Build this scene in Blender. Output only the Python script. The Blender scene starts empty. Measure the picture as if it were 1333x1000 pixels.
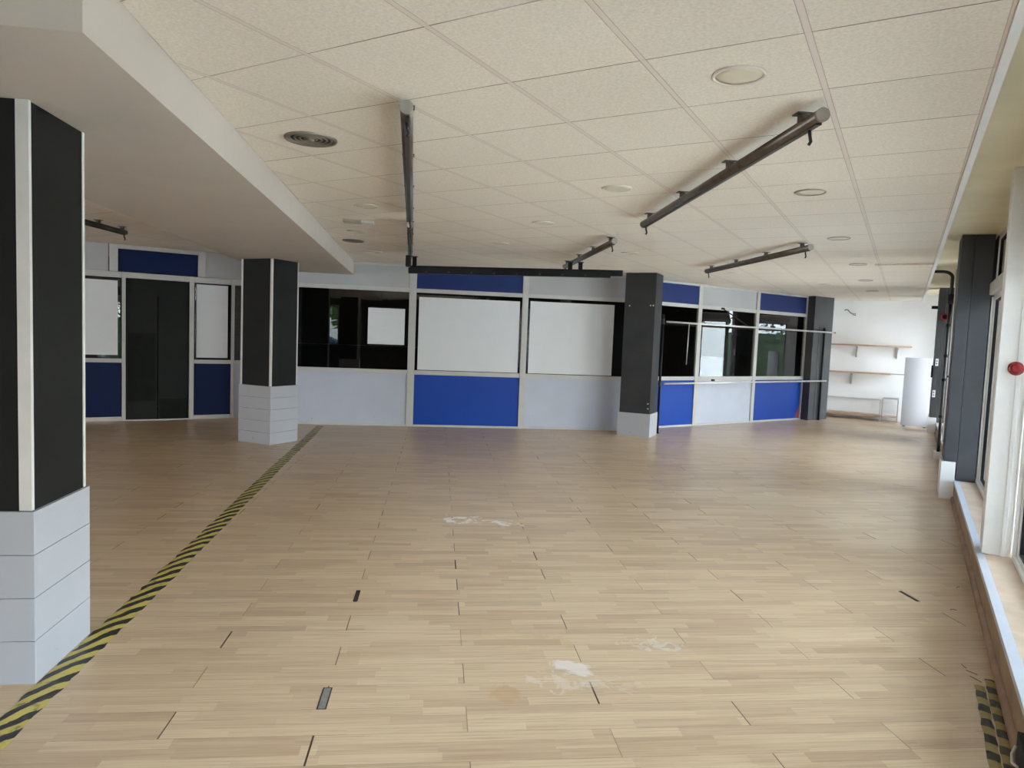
import bpy, bmesh, math, random
from mathutils import Vector, Matrix
random.seed(7)
C = bpy.context.scene.collection
PI = math.pi
EYE = 1.57            # camera height above the floor
CEIL = 2.664          # suspended tile ceiling
SOF = 2.45            # underside of the plaster beam on the left
SLAB = 2.815          # bare slab above the window wall

# ------------------------------------------------------------------ materials
def new_mat(name):
    m = bpy.data.materials.new(name); m.use_nodes = True
    nt = m.node_tree; nt.nodes.clear()
    out = nt.nodes.new('ShaderNodeOutputMaterial')
    return m, nt, out

class N:
    """tiny helper to wire node trees"""
    def __init__(s, nt): s.nt = nt
    def add(s, kind, **kw):
        n = s.nt.nodes.new(kind)
        for k, v in kw.items(): setattr(n, k, v)
        return n
    def link(s, a, b): s.nt.links.new(a, b)
    def _in(s, sock, v):
        if hasattr(v, 'is_output') or isinstance(v, bpy.types.NodeSocket): s.link(v, sock)
        else: sock.default_value = v
    def math(s, op, a, b=None, c=None):
        n = s.add('ShaderNodeMath', operation=op)
        s._in(n.inputs[0], a)
        if b is not None: s._in(n.inputs[1], b)
        if c is not None: s._in(n.inputs[2], c)
        return n.outputs[0]
    def mix(s, f, a, b, blend='MIX'):
        n = s.add('ShaderNodeMix', data_type='RGBA', blend_type=blend)
        s._in(n.inputs[0], f); s._in(n.inputs[6], a); s._in(n.inputs[7], b)
        return n.outputs[2]
    def noise(s, vec, scale, detail=4, rough=.55, dist=0.0):
        n = s.add('ShaderNodeTexNoise')
        if vec is not None: s.link(vec, n.inputs['Vector'])
        n.inputs['Scale'].default_value = scale; n.inputs['Detail'].default_value = detail
        n.inputs['Roughness'].default_value = rough; n.inputs['Distortion'].default_value = dist
        return n.outputs['Fac']
    def ramp(s, f, lo, hi, a=0.0, b=1.0):
        n = s.add('ShaderNodeMapRange'); n.clamp = True
        s._in(n.inputs[0], f)
        for i, v in ((1, lo), (2, hi), (3, a), (4, b)): n.inputs[i].default_value = v
        return n.outputs[0]
    def coords(s, kind='Object'): return s.add('ShaderNodeTexCoord').outputs[kind]
    def rot(s, vec, ang):
        n = s.add('ShaderNodeVectorRotate', rotation_type='Z_AXIS')
        s.link(vec, n.inputs['Vector']); n.inputs['Angle'].default_value = ang
        return n.outputs[0]
    def sep(s, vec):
        n = s.add('ShaderNodeSeparateXYZ'); s.link(vec, n.inputs[0]); return n.outputs
    def comb(s, x, y, z=0.0):
        n = s.add('ShaderNodeCombineXYZ'); s._in(n.inputs[0], x); s._in(n.inputs[1], y); s._in(n.inputs[2], z); return n.outputs[0]
    def white(s, vec, out='Value'):
        n = s.add('ShaderNodeTexWhiteNoise', noise_dimensions='3D'); s.link(vec, n.inputs['Vector']); return n.outputs[out]
    def bump(s, h, strength=.2, dist=.01):
        n = s.add('ShaderNodeBump'); s.link(h, n.inputs['Height'])
        n.inputs['Strength'].default_value = strength; n.inputs['Distance'].default_value = dist
        return n.outputs[0]
    def bsdf(s, out, col, rough=.6, metal=0.0, spec=.5, normal=None, coat=0.0):
        p = s.add('ShaderNodeBsdfPrincipled')
        s._in(p.inputs['Base Color'], col if not isinstance(col, tuple) else (*col, 1))
        s._in(p.inputs['Roughness'], rough); p.inputs['Metallic'].default_value = metal
        p.inputs['Specular IOR Level'].default_value = spec
        p.inputs['Coat Weight'].default_value = coat
        if normal is not None: s.link(normal, p.inputs['Normal'])
        s.link(p.outputs[0], out.inputs[0])
        return p

def simple(name, col, rough=.6, metal=0.0, spec=.5, var=.12, scale=6.0, bump=.0, bscale=60.0, coat=0.0):
    m, nt, out = new_mat(name); n = N(nt); v = n.coords()
    f = n.noise(v, scale, 5)
    k = n.ramp(f, .3, .7, 1 - var, 1 + var * .6)
    c = n.mix(1.0, (*col, 1), n.comb(k, k, k), 'MULTIPLY')
    nb = n.bump(n.noise(v, bscale, 4), bump, .005) if bump else None
    n.bsdf(out, c, rough, metal, spec, nb, coat)
    return m

def speckled(name, col, mark, rough=.5, amount=.62, scale=22., zlim=None, bump=.05, spec=.3):
    """painted board with small scuffs"""
    m, nt, out = new_mat(name); n = N(nt); v = n.coords()
    big = n.ramp(n.noise(v, 1.6, 4), .35, .75, .93, 1.02)
    c = n.mix(1.0, (*col, 1), n.comb(big, big, big), 'MULTIPLY')
    sp = n.ramp(n.noise(v, scale, 6, .6), amount, amount + .05)
    if zlim is not None:
        z = n.sep(v)[2]
        sp = n.math('MULTIPLY', sp, n.ramp(z, zlim, zlim - .35))
    c = n.mix(n.math('MULTIPLY', sp, .6), c, (*mark, 1))
    n.bsdf(out, c, rough, spec=spec, normal=n.bump(n.noise(v, 90., 3), bump, .004))
    return m

def mat_floor():
    m, nt, out = new_mat('oak_laminate'); n = N(nt); v = n.coords()
    th = math.radians(35.75)
    r = n.rot(v, -th)
    xyz = n.sep(r); a, b = xyz[0], xyz[1]
    W, L = .19, 1.17
    bb = n.math('ADD', n.math('DIVIDE', b, W), .17)
    row = n.math('FLOOR', bb)
    fb = n.math('FRACT', bb)
    odd = n.math('FLOORED_MODULO', row, 2.0)
    off = n.math('ADD', .165, n.math('MULTIPLY', odd, .575))
    aa = n.math('DIVIDE', n.math('SUBTRACT', a, off), L)
    pl = n.math('FLOOR', aa); fa = n.math('FRACT', aa)
    prand = n.white(n.comb(pl, row, 3.3))
    # three strips per plank, each of short blocks
    st3 = n.math('MULTIPLY', bb, 3.0)
    strip = n.math('FLOOR', st3)
    srand = n.white(n.comb(strip, pl, 1.7))
    aw = n.math('ADD', n.math('MULTIPLY', fa, 2.6), n.math('MULTIPLY', srand, 1.0))
    blk = n.math('FLOOR', aw)
    brand = n.white(n.comb(n.math('ADD', blk, n.math('MULTIPLY', pl, 11.0)), strip, 5.1))
    # grain stretched along the plank
    gv = n.comb(n.math('MULTIPLY', a, .9), n.math('MULTIPLY', b, 34.0), n.math('MULTIPLY', brand, 17.0))
    g = n.noise(gv, 1.6, 6, .62, .15)
    g2 = n.noise(n.comb(n.math('MULTIPLY', a, 3.2), n.math('MULTIPLY', b, 95.0), brand), 1.0, 4)
    t = n.math('ADD', n.math('MULTIPLY', brand, .36), n.math('MULTIPLY', g, .74))
    t = n.math('ADD', t, n.math('MULTIPLY', prand, .12))
    cr = n.add('ShaderNodeValToRGB'); e = cr.color_ramp.elements
    e[0].position = .18; e[0].color = (.365, .235, .145, 1)
    e[1].position = .95; e[1].color = (.63, .475, .305, 1)
    x = e.new(.45); x.color = (.47, .33, .205, 1)
    x = e.new(.68); x.color = (.56, .41, .255, 1)
    n.link(t, cr.inputs[0])
    c = n.mix(n.ramp(g2, .48, .72, 0, .42), cr.outputs[0], (.30, .18, .10, 1))
    # block seams
    fs = n.math('FRACT', st3)
    es = n.math('MINIMUM', fs, n.math('SUBTRACT', 1.0, fs))
    c = n.mix(n.ramp(es, 0.0, .03, .22, 0), c, (.20, .115, .06, 1))
    # long plank joints, with dirt that comes and goes
    ej = n.math('MULTIPLY', n.math('MINIMUM', fb, n.math('SUBTRACT', 1.0, fb)), W)
    dirt = n.ramp(n.noise(v, 3.5, 5, .7), .44, .66, .3, 1.0)
    jl = n.math('MULTIPLY', n.ramp(ej, .0004, .0024, 1, 0), dirt)
    # butt joints, some of them open
    ea = n.math('MULTIPLY', n.math('MINIMUM', fa, n.math('SUBTRACT', 1.0, fa)), L)
    pj = n.white(n.comb(n.math('FLOOR', n.math('ADD', aa, .5)), row, 9.2))
    wj = n.math('ADD', .0012, n.math('MULTIPLY', n.math('POWER', pj, 4.0), .0034))
    bj = n.ramp(n.math('SUBTRACT', ea, wj), 0.0, .0012, 1, 0)
    bj = n.math('MULTIPLY', bj, n.ramp(pj, .1, .6, .5, 1.0))
    jt = n.math('MAXIMUM', n.math('MULTIPLY', jl, .62), bj)
    c = n.mix(jt, c, (.055, .033, .02, 1))
    # general wear
    wear = n.ramp(n.noise(v, .7, 5, .6), .42, .72, 0, .16)
    c = n.mix(wear, c, (.40, .31, .22, 1))
    # white dried glue / plaster marks where the photo has them
    xw = n.sep(v)
    def blot(c0, px, py, sa, sb, thr=.50, colr=(.72, .68, .64, 1), amt=.85, sc=11.0):
        dx = n.math('SUBTRACT', xw[0], px); dy = n.math('SUBTRACT', xw[1], py)
        q = n.sep(n.rot(n.comb(dx, dy, 0.0), -math.radians(29)))
        d = n.math('SQRT', n.math('ADD', n.math('POWER', n.math('DIVIDE', q[0], sa), 2.0), n.math('POWER', n.math('DIVIDE', q[1], sb), 2.0)))
        f = n.math('SUBTRACT', n.noise(v, sc, 5, .6, .8), n.math('MULTIPLY', d, .17))
        k = n.ramp(f, thr - .05, thr + .03, 0, amt)
        return n.mix(k, c0, colr)
    for p in STAINS: c = blot(c, *p)
    rough = n.ramp(n.noise(v, .8, 2), .3, .7, .29, .33)
    h = n.math('SUBTRACT', n.math('MULTIPLY', g2, .12), n.math('MULTIPLY', jt, 1.0))
    n.bsdf(out, c, rough, spec=.42, normal=n.bump(h, .35, .0025))
    return m

def mat_tile():
    m, nt, out = new_mat('mineral_ceiling_tile'); n = N(nt); v = n.coords()
    x, y, z = n.sep(v)
    gx = n.math('DIVIDE', n.math('ADD', x, .3725), .6); gy = n.math('DIVIDE', n.math('SUBTRACT', y, 2.653), .6)
    fx = n.math('FRACT', n.math('ADD', gx, .5)); fy = n.math('FRACT', n.math('ADD', gy, .5))
    dx = n.math('MULTIPLY', n.math('ABSOLUTE', n.math('SUBTRACT', fx, .5)), .6)
    dy = n.math('MULTIPLY', n.math('ABSOLUTE', n.math('SUBTRACT', fy, .5)), .6)
    tr = n.white(n.comb(n.math('FLOOR', gx), n.math('FLOOR', gy), .5))
    speck = n.noise(v, 75., 4, .7)
    tone = n.math('ADD', n.ramp(speck, .3, .7, .86, 1.10), n.math('MULTIPLY', n.math('SUBTRACT', tr, .5), .045))
    tone = n.math('MULTIPLY', tone, n.ramp(n.noise(v, .9, 4), .3, .75, .97, 1.02))
    c = n.mix(1.0, (.755, .685, .585, 1), n.comb(tone, tone, tone), 'MULTIPLY')
    # broad tee bars along the room, thin dark tee lines across
    bar = n.ramp(dx, .0112, .0128, 1, 0)
    c = n.mix(bar, c, (.70, .61, .535, 1))
    edge = n.ramp(n.math('ABSOLUTE', n.math('SUBTRACT', dx, .0125)), .0006, .0026, .62, 0)
    c = n.mix(edge, c, (.30, .26, .21, 1))
    gapn = n.ramp(n.noise(v, 1.7, 3, .6), .38, .60, .5, 1.0)
    thin = n.math('MULTIPLY', n.ramp(dy, .0022, .0046, 1, 0), gapn)
    thin = n.math('MULTIPLY', thin, n.math('SUBTRACT', 1.0, n.math('MULTIPLY', bar, .85)))
    c = n.mix(n.math('MULTIPLY', thin, .9), c, (.16, .13, .10, 1))
    h = n.math('SUBTRACT', n.math('MULTIPLY', speck, .3), n.math('MAXIMUM', n.math('MULTIPLY', edge, 1.0), thin))
    n.bsdf(out, c, .85, spec=.2, normal=n.bump(h, .4, .004))
    return m

def mat_plaster(name, col, rough=.85, var=.06):
    m, nt, out = new_mat(name); n = N(nt); v = n.coords()
    k = n.ramp(n.noise(v, 1.4, 5, .6), .3, .75, 1 - var, 1 + var * .5)
    c = n.mix(1.0, (*col, 1), n.comb(k, k, k), 'MULTIPLY')
    n.bsdf(out, c, rough, spec=.25, normal=n.bump(n.noise(v, 45., 5), .12, .006))
    return m

def mat_tape():
    m, nt, out = new_mat('hazard_tape'); n = N(nt); v = n.coords()
    x, y, z = n.sep(v)      # local: x across, y along
    w = n.noise(v, 5., 3)
    band = n.math('FLOOR', n.math('DIVIDE', n.math('ADD', x, .012), .06))
    jit = n.math('MULTIPLY', n.white(n.comb(band, 2.0, 1.0)), .04)
    ph = n.math('ADD', n.math('SUBTRACT', y, n.math('MULTIPLY', x, 1.5)), n.math('ADD', n.math('MULTIPLY', w, .11), jit))
    f = n.math('FRACT', n.math('DIVIDE', ph, .15))
    k = n.ramp(f, .49, .51)
    worn = n.ramp(n.noise(v, 18., 5, .65), .56, .68, 0, .75)
    yel = n.mix(worn, (.48, .385, .085, 1), (.10, .085, .06, 1))
    blk = n.mix(n.math('MULTIPLY', worn, .35), (.022, .022, .02, 1), (.18, .15, .10, 1))
    c = n.mix(k, yel, blk)
    n.bsdf(out, c, .45, spec=.5, normal=n.bump(n.noise(v, 28., 5), .6, .006))
    return m

def mat_check():
    m, nt, out = new_mat('hazard_tape_blocks'); n = N(nt); v = n.coords()
    x, y, z = n.sep(v)
    k = n.math('FRACT', n.math('ADD', n.math('DIVIDE', n.math('ADD', y, n.math('MULTIPLY', x, .25)), .142), .1))
    k = n.ramp(k, .49, .51)
    d = n.ramp(n.noise(v, 30., 5), .4, .8, .8, 1.1)
    c = n.mix(k, (.33, .245, .07, 1), (.03, .034, .028, 1))
    c = n.mix(1.0, c, n.comb(d, d, d), 'MULTIPLY')
    n.bsdf(out, c, .5, normal=n.bump(n.noise(v, 30., 5), .4, .005))
    return m

def mat_glass(name, tint=(.92, .95, .94), refl=1.0):
    m, nt, out = new_mat(name); n = N(nt)
    tr = n.add('ShaderNodeBsdfTransparent'); tr.inputs[0].default_value = (*tint, 1)
    gl = n.add('ShaderNodeBsdfGlossy'); gl.inputs['Roughness'].default_value = .012
    gl.inputs[0].default_value = (refl, refl, refl, 1)
    fr = n.add('ShaderNodeFresnel'); fr.inputs[0].default_value = 1.52
    v = n.coords()
    n.link(n.bump(n.noise(v, 1.1, 2), .02, .02), gl.inputs['Normal'])
    mx = n.add('ShaderNodeMixShader')
    f = n.math('MINIMUM', n.math('MULTIPLY', fr.outputs[0], 1.5), 1.0)
    n.link(f, mx.inputs[0]); n.link(tr.outputs[0], mx.inputs[1]); n.link(gl.outputs[0], mx.inputs[2])
    n.link(mx.outputs[0], out.inputs[0])
    return m

def mat_leaf(name, c0, c1):
    m, nt, out = new_mat(name); n = N(nt); v = n.coords()
    f = n.noise(v, 3.0, 5)
    n.bsdf(out, n.mix(n.ramp(f, .3, .7), (*c0, 1), (*c1, 1)), .7, spec=.2)
    return m

def mat_louvre():
    m, nt, out = new_mat('brushed_vent_metal'); n = N(nt); v = n.coords()
    n.bsdf(out, n.mix(n.noise(v, 8., 3), (.34, .32, .27, 1), (.20, .18, .15, 1)), .45, .6)
    return m

# (x, y, half length, half width, threshold, colour, amount, noise scale)
STAINS = [
    (-3.17, 4.83, .19, .11, .43, (.80, .77, .74, 1), .85, 9.), (-2.84, 4.94, .17, .10, .44, (.78, .74, .70, 1), .75, 11.),
    (-1.255, 2.985, .085, .05, .35, (.74, .69, .64, 1), .6, 5.), (-1.27, 2.80, .16, .09, .43, (.70, .63, .54, 1), .35, 10.),
    (-1.02, 3.42, .16, .09, .44, (.72, .67, .62, 1), .4, 16.), (-1.42, 2.60, .10, .07, .40, (.42, .27, .13, 1), .5, 5.),
    (-1.05, 2.93, .18, .09, .46, (.70, .63, .54, 1), .3, 12.), (-1.62, 3.12, .30, .10, .43, (.46, .31, .15, 1), .4, 6.),
]

M = {}
M['floor'] = mat_floor()
M['tile'] = mat_tile()
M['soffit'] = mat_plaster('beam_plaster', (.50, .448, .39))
M['slab'] = mat_plaster('yellowed_slab_plaster', (.86, .78, .56), var=.12)
M['white_wall'] = mat_plaster('white_wall_paint', (.88, .88, .875), .7, .03)
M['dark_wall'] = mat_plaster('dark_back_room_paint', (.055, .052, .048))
M['dark_paint'] = simple('charcoal_column_paint', (.014, .014, .0125), .62, var=.25, scale=2.5, bump=.15, bscale=70., spec=0.15)
M['dark_grey'] = simple('grey_column_paint', (.040, .040, .041), .58, var=.2, scale=2.5, bump=.12, bscale=70., spec=0.2)
M['lit_grey'] = simple('window_lit_column_grey', (.070, .071, .074), .55, var=.15, scale=2.5, bump=.12, bscale=70., spec=.25)  # column grey lightened to stand for the window light falling on it
M['base'] = speckled('white_base_board_paint', (.41, .415, .435), (.30, .27, .24), .55, .66, 9.)
M['strip'] = simple('white_corner_strip', (.62, .59, .55), .55, var=.08)
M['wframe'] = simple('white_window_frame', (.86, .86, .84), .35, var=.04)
M['frame'] = simple('white_lacquered_frame', (.52, .505, .475), .38, var=.05, spec=.5)
M['wpanel'] = speckled('white_panel', (.50, .525, .60), (.16, .15, .15), .42, .665, 26., .55)
M['wpanel_up'] = speckled('white_upper_panel', (.44, .435, .43), (.4, .38, .35), .5, .72, 20.)
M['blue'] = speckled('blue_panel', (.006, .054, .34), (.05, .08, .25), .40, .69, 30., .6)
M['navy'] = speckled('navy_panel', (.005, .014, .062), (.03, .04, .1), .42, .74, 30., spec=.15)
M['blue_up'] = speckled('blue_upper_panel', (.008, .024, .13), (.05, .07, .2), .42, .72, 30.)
M['glass'] = mat_glass('partition_glass', (.62, .64, .62))
M['wglass'] = mat_glass('window_glass', (.93, .96, .95))
M['wglass_dim'] = mat_glass('dimmed_shop_glass', (.55, .56, .57))
M['wglass_tint'] = mat_glass('tinted_window_glass', (.80, .85, .87))
M['darkglass'] = simple('dark_transom_glass', (.022, .026, .028), .10, spec=.5, var=.1)
M['poster'] = simple('blank_grey_paper', (.72, .725, .725), .7, var=.015, spec=.2)
M['board'] = simple('blank_grey_board', (.43, .43, .43), .6, var=.015, spec=.2)
M['steel'] = simple('brushed_steel_tube', (.16, .14, .12), .34, .9, var=.25, scale=10.)
M['steel_dark'] = simple('dark_metal', (.055, .05, .046), .4, .6, var=.2)
M['steel_pale'] = simple('pale_metal', (.62, .61, .60), .4, .7, var=.1)
M['cap'] = simple('dull_end_cap', (.33, .30, .26), .5, .3, var=.1)
M['black'] = simple('black_painted_metal', (.012, .012, .012), .5, var=.2, spec=0.2)
M['lens'] = simple('yellowed_lamp_diffuser', (.66, .60, .46), .5, var=.05)
M['lring'] = simple('cream_lamp_ring', (.66, .61, .53), .5, var=.05)
M['lring_dark'] = simple('grey_lamp_ring', (.38, .34, .28), .5, var=.05)
M['vent'] = mat_louvre()
M['tape'] = mat_tape()
M['check'] = mat_check()
M['sill'] = simple('peach_sill_tile', (.66, .50, .36), .42, var=.16, scale=5., bump=.1)
M['sill_edge'] = simple('grey_aluminium_edge', (.60, .63, .68), .38, .2, var=.06)
M['kick'] = simple('brown_wood_facing', (.33, .215, .125), .5, var=.3, scale=4., bump=.1)
M['mould'] = simple('brown_floor_moulding', (.30, .185, .115), .5, var=.3, scale=6.)
M['shelf'] = simple('pale_wood_shelf', (.52, .38, .27), .5, var=.12)
M['bracket'] = simple('dull_bracket_metal', (.40, .36, .33), .5, var=.1)
M['white_metal'] = simple('white_metal', (.62, .59, .56), .45, var=.08)
M['red'] = simple('red_plastic', (.30, .018, .025), .25, var=.1)
M['label'] = simple('white_label', (.8, .8, .8), .6, var=.1)
M['grey_slot'] = simple('grey_underlay', (.20, .18, .155), .7, var=.3, scale=40.)
M['gap'] = simple('dark_gap', (.02, .014, .01), .8, var=.2)
M['door'] = simple('dark_door', (.008, .009, .007), .5, var=.3, scale=2., spec=0.25)
M['counter'] = simple('black_counter_laminate', (.008, .008, .012), .3, var=.2, spec=0.3)
M['asphalt'] = simple('street_asphalt', (.46, .44, .40), .9, var=.1, scale=2.)
M['leaf_a'] = mat_leaf('leaf_dark', (.012, .022, .010), (.032, .05, .022))
M['leaf_b'] = mat_leaf('leaf_light', (.05, .11, .02), (.13, .22, .06))
M['bark'] = simple('bark', (.09, .065, .045), .9, var=.3, scale=14., bump=.4, bscale=30.)
M['car_a'] = simple('silver_car_paint', (.50, .52, .55), .25, .3, var=.03)
M['car_b'] = simple('blue_car_paint', (.06, .12, .24), .25, .3, var=.03)
M['tyre'] = simple('tyre_rubber', (.02, .02, .02), .8, var=.1)
M['facade'] = mat_plaster('facade_render', (.52, .48, .42))
M['sign_blue'] = simple('blue_sign', (.02, .10, .42), .4, var=.03)

# ------------------------------------------------------------------ mesh helpers
def bm_box(bm, c, s, rz=0.0, bev=0.0, rot=None):
    """axis box centred on c with full sizes s"""
    r = bmesh.ops.create_cube(bm, size=1.0)
    vs = r['verts']
    mt = Matrix.Translation(Vector(c)) @ (rot.to_4x4() if rot is not None else Matrix.Rotation(rz, 4, 'Z')) @ Matrix.Diagonal((*s, 1.0))
    bmesh.ops.transform(bm, matrix=mt, verts=vs)
    if bev:
        es = list({e for v in vs for e in v.link_edges})
        bmesh.ops.bevel(bm, geom=es, offset=bev, segments=2, affect='EDGES', profile=.6)

def bm_span(bm, x, y, z, bev=0.0):
    bm_box(bm, ((x[0] + x[1]) / 2, (y[0] + y[1]) / 2, (z[0] + z[1]) / 2), (x[1] - x[0], y[1] - y[0], z[1] - z[0]), 0.0, bev)

def bm_tube(bm, pts, r, seg=12, caps=True):
    pts = [Vector(p) for p in pts]
    rings = []; up = None
    for i, p in enumerate(pts):
        d = (pts[min(i + 1, len(pts) - 1)] - pts[max(i - 1, 0)]).normalized()
        if up is None or abs(up.dot(d)) > .98:
            up = Vector((0, 0, 1)) if abs(d.z) < .9 else Vector((1, 0, 0))
        u = (up - d * up.dot(d)).normalized(); w = d.cross(u); up = u
        rr = r[i] if isinstance(r, (list, tuple)) else r
        rings.append([bm.verts.new(p + (u * math.cos(2 * PI * k / seg) + w * math.sin(2 * PI * k / seg)) * rr) for k in range(seg)])
    for a, b in zip(rings, rings[1:]):
        for k in range(seg):
            f = bm.faces.new((a[k], a[(k + 1) % seg], b[(k + 1) % seg], b[k])); f.smooth = True
    if caps:
        bm.faces.new(list(reversed(rings[0]))); bm.faces.new(rings[-1])

def bm_lathe(bm, prof, seg=32, c=(0, 0, 0), axis='Z'):
    """profile of (radius, height); closed by a fan where radius is 0"""
    rings = []
    for r, h in prof:
        if r <= 1e-6: rings.append([bm.verts.new((0, 0, h))])
        else: rings.append([bm.verts.new((r * math.cos(2 * PI * k / seg), r * math.sin(2 * PI * k / seg), h)) for k in range(seg)])
    fs = []
    for a, b in zip(rings, rings[1:]):
        for k in range(seg):
            k2 = (k + 1) % seg
            if len(a) == 1 and len(b) == 1: continue
            if len(a) == 1: fs.append(bm.faces.new((a[0], b[k2], b[k])))
            elif len(b) == 1: fs.append(bm.faces.new((a[k], a[k2], b[0])))
            else: fs.append(bm.faces.new((a[k], a[k2], b[k2], b[k])))
    for f in fs: f.smooth = True
    vs = [v for r_ in rings for v in r_]
    mt = Matrix.Translation(Vector(c))
    if axis == '-Y': mt = mt @ Matrix.Rotation(PI / 2, 4, 'X')
    if axis == '-Z': mt = mt @ Matrix.Rotation(PI, 4, 'X')
    bmesh.ops.transform(bm, matrix=mt, verts=vs)

def bm_poly(bm, pts, z0, z1):
    """vertical prism from an xy outline"""
    lo = [bm.verts.new((x, y, z0)) for x, y in pts]; hi = [bm.verts.new((x, y, z1)) for x, y in pts]
    bm.faces.new(list(reversed(lo))); bm.faces.new(hi)
    for i in range(len(pts)):
        j = (i + 1) % len(pts); bm.faces.new((lo[i], lo[j], hi[j], hi[i]))

def link_mesh(name, bm, mat, parent=None, loc=None, rotz=0.0):
    bmesh.ops.recalc_face_normals(bm, faces=bm.faces)
    me = bpy.data.meshes.new(name); bm.to_mesh(me); bm.free()
    if mat is not None: me.materials.append(mat)
    o = bpy.data.objects.new(name, me); C.objects.link(o)
    if loc is not None: o.location = loc
    o.rotation_euler = (0, 0, rotz)
    if parent is not None: o.parent = parent
    return o

def part(name, mat, parent, fn, label=None):
    bm = bmesh.new(); fn(bm)
    o = link_mesh(name, bm, mat, parent)
    if label: o['label'] = label
    return o

def thing(name, label, cat, loc=(0, 0, 0), rotz=0.0, group=None):
    o = bpy.data.objects.new(name, None); C.objects.link(o)
    o.location = loc; o.rotation_euler = (0, 0, rotz); o['label'] = label; o['category'] = cat
    if group: o['group'] = group
    o.empty_display_size = .1
    return o

def tag(o, label, cat, group=None, kind=None):
    o['label'] = label; o['category'] = cat
    if group: o['group'] = group
    if kind: o['kind'] = kind
    return o

def struct(name, mat, fn, loc=None, rotz=0.0, parent=None, label=None, cat=None):
    bm = bmesh.new(); fn(bm)
    o = link_mesh(name, bm, mat, parent, loc, rotz)
    if parent is None:
        o['kind'] = 'structure'
        if label: o['label'] = label; o['category'] = cat
    return o

def dup(root, loc, rotz, label, group=None):
    r = root.copy(); C.objects.link(r); r.location = loc; r.rotation_euler = (0, 0, rotz); r['label'] = label
    if group: r['group'] = group
    for ch in list(root.children):
        c = ch.copy(); C.objects.link(c); c.parent = r
        for g in list(ch.children):
            d = g.copy(); C.objects.link(d); d.parent = c
    return r

# ------------------------------------------------------------------ plan of the place
# slanted grid of the building: N_ runs along the floor boards, T_ across them
AQ = math.radians(37.45)
N_ = Vector((math.cos(AQ), math.sin(AQ), 0)); T_ = Vector((-math.sin(AQ), math.cos(AQ), 0))
def ab(a, b, z=0.0): return N_ * a + T_ * b + Vector((0, 0, z))
def abxy(a, b): v = N_ * a + T_ * b; return (v.x, v.y)

# ---- setting: floor, ceilings, beam, outer shell
struct('floor', M['floor'], lambda bm: bm_span(bm, (-17, .9), (-9, 22), (-.12, 0)),
       label='pale oak laminate floor with dark open joints', cat='floor')

def ceil_main(bm):
    # right of the beam, and in front of its near end
    pts = [(.2275, -9), (.2275, 18.6), abxy(-1.047, 21.5), abxy(-1.047, 2.368), abxy(-13, 2.368), (-13, -9)]
    bm_poly(bm, pts, CEIL, CEIL + .03)
struct('ceiling', M['tile'], ceil_main, label='suspended ceiling of square mineral tiles', cat='ceiling')
def ceil_left(bm):
    bm_poly(bm, [abxy(-2.42, 2.40), abxy(-2.42, 21.0), abxy(-9, 21.0), abxy(-9, 2.40)], CEIL + .075, CEIL + .105)
struct('ceiling', M['tile'], ceil_left, label='dim tile ceiling beyond the plaster beam', cat='ceiling')
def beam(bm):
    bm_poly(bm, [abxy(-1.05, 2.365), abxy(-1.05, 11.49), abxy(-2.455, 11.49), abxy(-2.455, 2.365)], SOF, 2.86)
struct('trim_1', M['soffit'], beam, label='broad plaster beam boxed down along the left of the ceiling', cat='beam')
struct('ceiling', M['slab'], lambda bm: bm_span(bm, (.10, 1.0), (-9, 18.6), (SLAB, SLAB + .12)),
       label='yellowed plaster ceiling strip above the windows', cat='ceiling')
# white edge trim of the tile ceiling with its upstand
def edge_trim(bm):
    bm_span(bm, (.2285, .262), (-9, 10.0), (CEIL - .012, CEIL + .02))
    bm_span(bm, (.248, .262), (-9, 10.0), (CEIL + .02, SLAB - .001))
    bm_span(bm, (.2285, .262), (10.0, 17.62), (CEIL - .012, CEIL + .02))
    bm_span(bm, (.248, .262), (10.0, 17.62), (CEIL + .02, SLAB - .001))
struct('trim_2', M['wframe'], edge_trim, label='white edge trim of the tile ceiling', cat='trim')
struct('trim_3', M['tile'], lambda bm: bm_span(bm, (-.42, .2275), (10.02, 10.2), (CEIL - .022, CEIL - .001), .004),
       label='shallow step across the tile ceiling', cat='trim')

# outer shell of the dark rooms behind the partitions
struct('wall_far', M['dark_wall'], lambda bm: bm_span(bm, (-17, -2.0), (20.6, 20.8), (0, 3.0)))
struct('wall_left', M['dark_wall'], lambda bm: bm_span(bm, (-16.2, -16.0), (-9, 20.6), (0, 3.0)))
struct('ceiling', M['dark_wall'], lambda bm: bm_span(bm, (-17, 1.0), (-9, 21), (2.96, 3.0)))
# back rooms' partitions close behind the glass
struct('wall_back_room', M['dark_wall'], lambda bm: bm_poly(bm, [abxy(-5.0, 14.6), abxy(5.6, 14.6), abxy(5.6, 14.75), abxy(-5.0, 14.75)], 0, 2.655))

# ---- white end wall behind the shelves
def endwall(bm):
    bm_span(bm, (-2.3, .95), (17.6, 17.75), (0, 2.95))
struct('wall_end', M['white_wall'], endwall, label='white end wall behind the wall shelves', cat='wall')
struct('wall_return', M['white_wall'], lambda bm: bm_span(bm, (-1.85, -1.72), (16.85, 17.6), (0, CEIL)),
       label='white wall return behind the last pier', cat='wall')

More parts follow.
